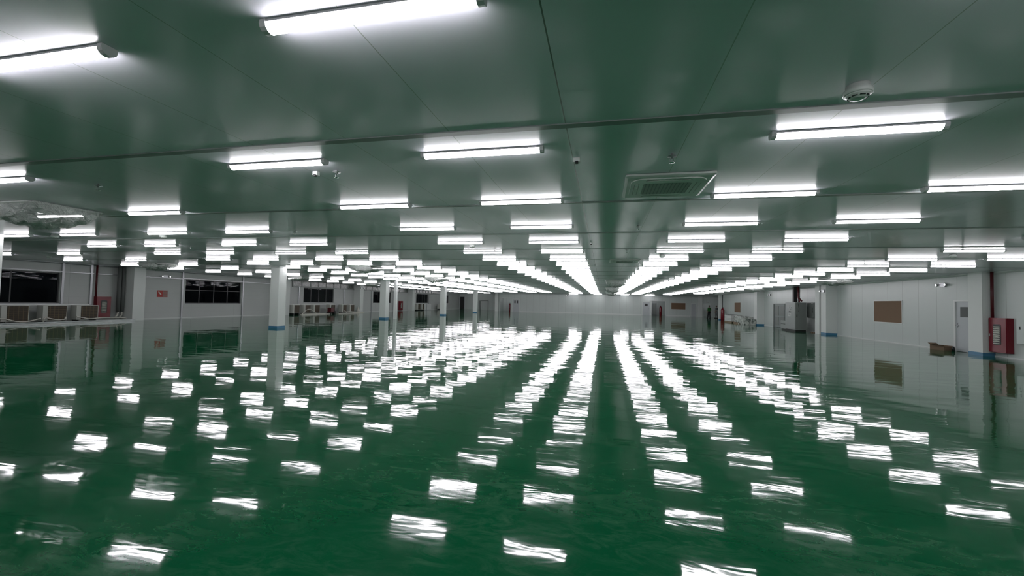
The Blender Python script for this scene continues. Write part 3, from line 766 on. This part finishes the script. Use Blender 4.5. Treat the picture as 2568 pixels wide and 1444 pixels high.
# ------------------------------------------------------------------ left wall furniture
hydrant((X_L, 17.53, .19), math.pi/2, .68, 1.15, .22, 'red hydrant cabinet with oval window on the left wall')
tag(B().tube([(X_L+.12, 17.2, 1.34), (X_L+.12, 17.2, ROOM_H)], .045, 12).build('riser_pipe', M_redpipe), 'dark red riser pipe above the left wall hydrant cabinet', 'pipe')
hydrant((X_L, 52.1, .05), math.pi/2, .85, 1.28, .22, 'small distant red hydrant cabinet between the second and third pillars')
t = thing('pipe_bundle', 'dark grey wrapped pipes running down beside the left wall pillar', 'pipes', (-26.9, 18.30, 0))
B().tube([(0, -.12, .5), (0, -.12, ROOM_H)], .09, 12).build('wrapped_pipe', M_lag, t); B().tube([(.04, .06, .5), (.04, .06, ROOM_H)], .08, 12).build('wrapped_pipe', M_lag, t)
b = B(); b.tube([(0, -.12, .52), (.02, -.16, .3), (.04, -.3, .16)], .05, 8); b.tube([(.04, .06, .52), (.06, .02, .3), (.08, -.1, .16)], .04, 8); b.build('pipe_end', M_pvc, t)
# fire notice
t = thing('wall_sign', 'small red and grey fire notice on the left wall', 'sign', (X_L, 20.78, 1.36))
B().box(0, .012, -.32, .32, 0, .42).build('sign_plate', M_signred, t)
B().box(.012, .016, .02, .31, .02, .40).build('text_panel', M_signgrey, t)
b = B()
for k in range(5): b.box(.016, .019, .05, .28, .05+.07*k, .08+.07*k)
b.build('text_line', M_signred, t)
b = B(); b.prism([(-.27, .33), (-.21, .35), (-.05, .15), (-.10, .12)], 'x', .012, .016); b.build('pictogram', M_signwhite, t)

def condenser(y0, y1, label, D=.42, xf=-26.3, z0=.14, z1=.88, split=.2):
    L_ = y1-y0
    t = thing('condenser_unit', label, 'condenser unit', (xf-D/2, (y0+y1)/2, 0), 0, 'indoor units standing on the floor at the left wall')
    B().box(-D/2, D/2, -L_/2, L_/2, z0, z1).build('casing', M_unit, t, bevel=.008)
    B().box(D/2, D/2+.008, -L_/2+L_*split, L_/2-.03, z0+.03, z1-.03).build('coil_grille', M_coil, t)
    b = B(); b.box(-D/2, D/2, -L_/2+.08, -L_/2+.14, 0, z0); b.box(-D/2, D/2, L_/2-.14, L_/2-.08, 0, z0); b.build('foot_rail', M_dark, t)
    return t
# first group
u = [(13.20, 14.13), (14.62, 15.54), (15.92, 16.86)]
names = ['nearest', 'middle', 'farthest']
for (a, c), nm in zip(u, names): condenser(a, c, 'white unit with brown coil grille by the left window, %s of the group of three' % nm)
condenser(11.75, 12.7, 'white unit with brown coil grille cut off by the left edge')
u2 = [(30.85, 31.7), (32.2, 33.1), (33.5, 34.35), (35.8, 36.65), (37.75, 38.55), (39.1, 39.9)]
for i, (a, c) in enumerate(u2): condenser(a, c, 'white unit with brown grille right of the nearest pillar, %s of six from the left' % ORD[i+1], xf=-26.15, split=.24)
for i, (a, c) in enumerate([(55.6, 56.7), (57.2, 58.0), (64.0, 65.2), (65.8, 66.6)]): condenser(a, c, 'distant white unit between the second and third pillars, %s from the left' % ORD[i+1], xf=-26.3, z1=.98, split=.3)
for i, (a, c) in enumerate([(58.3, 59.9), (60.0, 61.6)]):
    t = thing('low_cupboard', 'low pale cupboard under the distant dark window, %s one' % ('left', 'right')[i], 'cupboard', (-26.95, (a+c)/2, 0))
    B().box(-.24, .2, -(c-a)/2, (c-a)/2, 0, 1.0).build('body', M_door, t, bevel=.01)
    B().box(.2, .212, -(c-a)/2+.04, (c-a)/2-.04, .08, .96).build('cupboard_door', M_white, t)
# long shelf bars above the units
t = tag(B().box(-26.75, -26.55, 11.3, 16.6, .885, .935).build('long_profile', M_white), 'long white profile lying on top of the units by the left window', 'profile')
tag(B().box(-26.6, -26.45, 30.7, 40.1, .885, .94).build('long_profile', M_white), 'long white profile lying on top of the six units', 'profile')
# profiles on the floor
tag(B().box(-26.05, -25.85, 9.0, 18.35, 0, .11).build('floor_profile', M_alu), 'long silver profile on the floor in front of the near units', 'profile')
tag(B().box(-25.75, -25.68, 9.0, 17.1, 0, .04).build('floor_profile', M_white), 'thin white profile on the floor outermost before the near units', 'profile')
tag(B().box(-25.75, -25.6, 31.3, 35.8, 0, .1).build('floor_profile', M_pvc), 'long white profile on the floor before the left units of the six', 'profile')
tag(B().box(-25.8, -25.65, 36.5, 41.0, 0, .09).build('floor_profile', M_pvc), 'long white profile on the floor before the right units of the six', 'profile')
def smooth(pts, n=6):
    out = []; P_ = [Vector(p) for p in pts]; P_ = [P_[0]] + P_ + [P_[-1]]
    for i in range(1, len(P_)-2):
        for k in range(n):
            t_ = k/n; a, b_, c, d = P_[i-1:i+3]
            out.append(.5*((2*b_) + (-a+c)*t_ + (2*a-5*b_+4*c-d)*t_*t_ + (-a+3*b_-3*c+d)*t_**3))
    out.append(P_[-2]); return out
tag(B().tube(smooth([(-26.12, 12.4, .30), (-26.12, 13.1, .29), (-26.12, 13.3, .26), (-26.1, 13.62, .15), (-26.1, 14.0, .14), (-26.12, 14.45, .27)]), .028, 8).build('drain_hose', M_pvc), 'pale drain hose drooping before the nearest unit at the left', 'hose')
tag(B().tube(smooth([(-26.2, 14.60, .028), (-26.22, 14.62, .2), (-26.22, 14.70, .30), (-26.16, 14.8, .25), (-26.12, 15.1, .17), (-26.12, 15.35, .20), (-26.24, 15.45, .30)]), .028, 8).build('drain_hose', M_pvc), 'pale drain hose drooping before the middle unit at the left', 'hose')
tag(B().tube(smooth([(-26.16, 15.85, .31), (-26.14, 16.1, .25), (-26.12, 16.4, .18), (-26.12, 16.9, .22), (-26.14, 17.8, .20), (-26.3, 18.2, .14)]), .028, 8).build('drain_hose', M_pvc), 'pale drain hose drooping before the farthest unit of three', 'hose')
tag(B().tube(smooth([(-25.95, 31.75, .035), (-25.9, 32.1, .35), (-25.9, 32.5, .48), (-25.9, 32.9, .42), (-25.95, 33.5, .15), (-26.0, 33.9, .035)]), .035, 8).build('bent_pipe', M_pvc), 'pale pipe arched before the second of the six units', 'pipe')
tag(B().tube(smooth([(-26.05, 35.9, .35), (-26.0, 36.2, .2), (-25.98, 36.6, .05), (-25.98, 38.0, .03)]), .03, 8).build('bent_pipe', M_pvc), 'pale pipe drooping before the fourth of the six units', 'pipe')
tag(B().tube(smooth([(-26.05, 37.9, .30), (-26.0, 38.3, .16), (-26.0, 38.9, .2), (-26.0, 39.6, .12), (-26.05, 40.4, .12)]), .03, 8).build('bent_pipe', M_pvc), 'pale pipe drooping before the last of the six units', 'pipe')
# red pump trolley
t = thing('pump_trolley', 'small dark red machine on wheels between the third and fourth of the six units', 'machine', (-25.55, 35.15, 0))
B().box(-.2, .2, -.25, .25, .18, .62).build('body', M_redpipe, t, bevel=.03)
for s in (-.17, .17): B().lathe([(.09, -.03), (.09, .03)], (s, -.22, .09), 14, 'x').build('wheel', M_black, t)
B().box(-.18, .18, .28, .5, .0, .3).build('motor', M_black, t, bevel=.03)
B().tube([(-.15, .25, .6), (-.15, .4, .85), (.15, .4, .85), (.15, .25, .6)], .015, 8).build('push_handle', M_black, t)
t = thing('plastic_jug', 'pale bottle-shaped jug at the foot of the pillar right of the six units', 'jug', (-26.25, 40.75, 0))
B().lathe([(.17, 0), (.18, .05), (.17, .32), (.07, .46), (.05, .60)], (0, 0, 0), 16).build('body', M_pvc, t); B().lathe([(.055, .6), (.055, .65)], (0, 0, 0), 12).build('cap', M_white, t)

# ------------------------------------------------------------------ people
def limb_mesh(name, chain, material, parent, root=0, sub=2):
    """chain: list of (points+radius) polylines joined at shared indices: verts [(x,y,z,r)], edges"""
    verts, edges = chain
    me = bpy.data.meshes.new(name); me.from_pydata([v[:3] for v in verts], edges, [])
    o = bpy.data.objects.new(name, me); COL.objects.link(o)
    md = o.modifiers.new('skin', 'SKIN'); md.use_smooth_shade = True
    for i, v in enumerate(verts):
        sv = me.skin_vertices[0].data[i]; sv.radius = (v[3], v[3] if len(v) < 5 else v[4]); sv.use_root = (i == root)
    s2 = o.modifiers.new('sub', 'SUBSURF'); s2.levels = sub; s2.render_levels = sub
    me.materials.append(material); o.parent = parent
    return o
def person(loc, rz, label, shirt, trousers, s=1.0, stance=.16, arm_fwd=False):
    t = thing('person', label, 'person', loc, rz); t.scale = (s, s, s)
    # facing +y; body (skin) is one continuous figure
    V = [(0, 0, .92, .125, .09), (0, .0, 1.08, .12, .085), (0, .0, 1.25, .14, .095), (0, -.01, 1.38, .13, .08), (0, 0, 1.46, .05), (0, .015, 1.52, .052), (0, .02, 1.60, .078, .088), (0, .02, 1.67, .07, .08)]
    E_ = [(0,1),(1,2),(2,3),(3,4),(4,5),(5,6),(6,7)]
    def add(parent_i, pts):
        k = parent_i
        for p in pts: V.append(p); E_.append((k, len(V)-1)); k = len(V)-1
        return k
    for sd in (-1, 1):
        f = stance*sd
        knee = (sd*.12 + (sd < 0)*(-.05), .02+.04*f, .50, .062); ank = (sd*.15 + (sd < 0)*(-.12), -.02+.1*f, .09, .042)
        add(0, [(sd*.095, 0, .84, .088), knee, ank, (ank[0]+.01*sd, ank[1]+.12, .04, .038)])
        if arm_fwd and sd == -1:
            w_ = add(3, [(sd*.17, -.01, 1.37, .055), (sd*.24, .02, 1.12, .042), (sd*.15, .24, 1.12, .033), (sd*.13, .29, 1.13, .030, .018)])
            base = (sd*.13, .29, 1.13)
        else:
            w_ = add(3, [(sd*.17, -.01, 1.37, .055), (sd*.24, -.03, 1.12, .042), (sd*.25, .03, .88, .031), (sd*.25, .04, .82, .030, .018)])
            base = (sd*.25, .04, .82)
        for q in range(4):
            off = (q-1.5)*.018
            if arm_fwd and sd == -1: add(w_, [(base[0]+off, base[1]+.05, base[2]-.005, .009), (base[0]+off, base[1]+.085-.006*abs(q-1), base[2]-.025, .008)])
            else: add(w_, [(base[0], base[1]+off, base[2]-.05, .009), (base[0]-sd*.012, base[1]+off, base[2]-.09+.006*abs(q-1), .008)])
        add(w_-1, [(base[0]-sd*.02, base[1]+.035, base[2]+.0, .010), (base[0]-sd*.02, base[1]+.045, base[2]-.03, .009)])
    limb_mesh('body', (V, E_), M_skin, t, 0, 1)
    # shirt
    V = [(0, 0, .84, .165, .125), (0, 0, 1.02, .155, .12), (0, 0, 1.24, .165, .125), (0, -.01, 1.37, .155, .11), (0, .004, 1.50, .085, .085)]; E_ = [(0,1),(1,2),(2,3),(3,4)]
    for sd in (-1, 1):
        if arm_fwd and sd == -1: add(3, [(sd*.175, -.01, 1.37, .072), (sd*.235, .015, 1.17, .062), (sd*.19, .13, 1.12, .052)])
        else: add(3, [(sd*.175, -.01, 1.37, .072), (sd*.235, -.025, 1.16, .062), (sd*.25, 0, .98, .05)])
    limb_mesh('shirt', (V, E_), shirt, t, 0, 1)
    V = [(0, 0, 1.06, .145, .115), (0, 0, .90, .155, .125)]; E_ = [(0,1)]
    for sd in (-1, 1):
        f = stance*sd
        add(1, [(sd*.10, 0, .80, .105), (sd*.12 + (sd < 0)*(-.05), .02+.04*f, .50, .085), (sd*.15 + (sd < 0)*(-.12), -.02+.1*f, .03, .075)])
    limb_mesh('trousers', (V, E_), trousers, t, 1, 1)
    for sd in (-1, 1):
        f = stance*sd; ax, ay = sd*.15 + (sd < 0)*(-.12), -.02+.1*f
        B().prism([(ax-.045, ay-.07), (ax+.045, ay-.07), (ax+.05, ay+.12), (ax+.03, ay+.19), (ax-.03, ay+.19), (ax-.05, ay+.12)], 'z', 0, .075).build('shoe', M_black, t, bevel=.01)
    # hair cap, ears and face features
    b = B(); prof = []
    for k in range(7):
        a = math.pi/2*k/6; prof.append((.098*math.cos(a)+.002, 1.645+.095*math.sin(a)))
    b.lathe([(.075, 1.56), (.09, 1.60)] + prof, (0, -.004, 0), 18); b.build('hair', M_hair, t)
    for sd in (-1, 1):
        B().lathe([(.018, -.008), (.022, 0), (.012, .008)], (sd*.092, .03, 1.60), 10, 'x').build('ear', M_skin, t)
        B().lathe([(.004, .0), (.012, .004), (.004, .010)], (sd*.032, .100, 1.615), 10, 'y').build('eye', M_hair, t)
    B().prism([(-.014, 1.57), (.014, 1.57), (.006, 1.615), (-.006, 1.615)], 'y', .09, .122).build('nose', M_skin, t)
    B().prism([(-.025, 1.545), (.025, 1.545), (.02, 1.552), (-.02, 1.552)], 'y', .09, .106).build('mouth', M_redpipe, t)
    return t
person((13.62, 59.2, 0), .5, 'person in green shirt and black trousers standing with back turned and legs apart', M_green, M_trous, .98, .16)
person((14.70, 60.0, 0), 1.9, 'person in dark patterned clothes half hidden by the end pillar of the right wall', M_grey_cloth, M_grey_cloth, .98, .05, True)
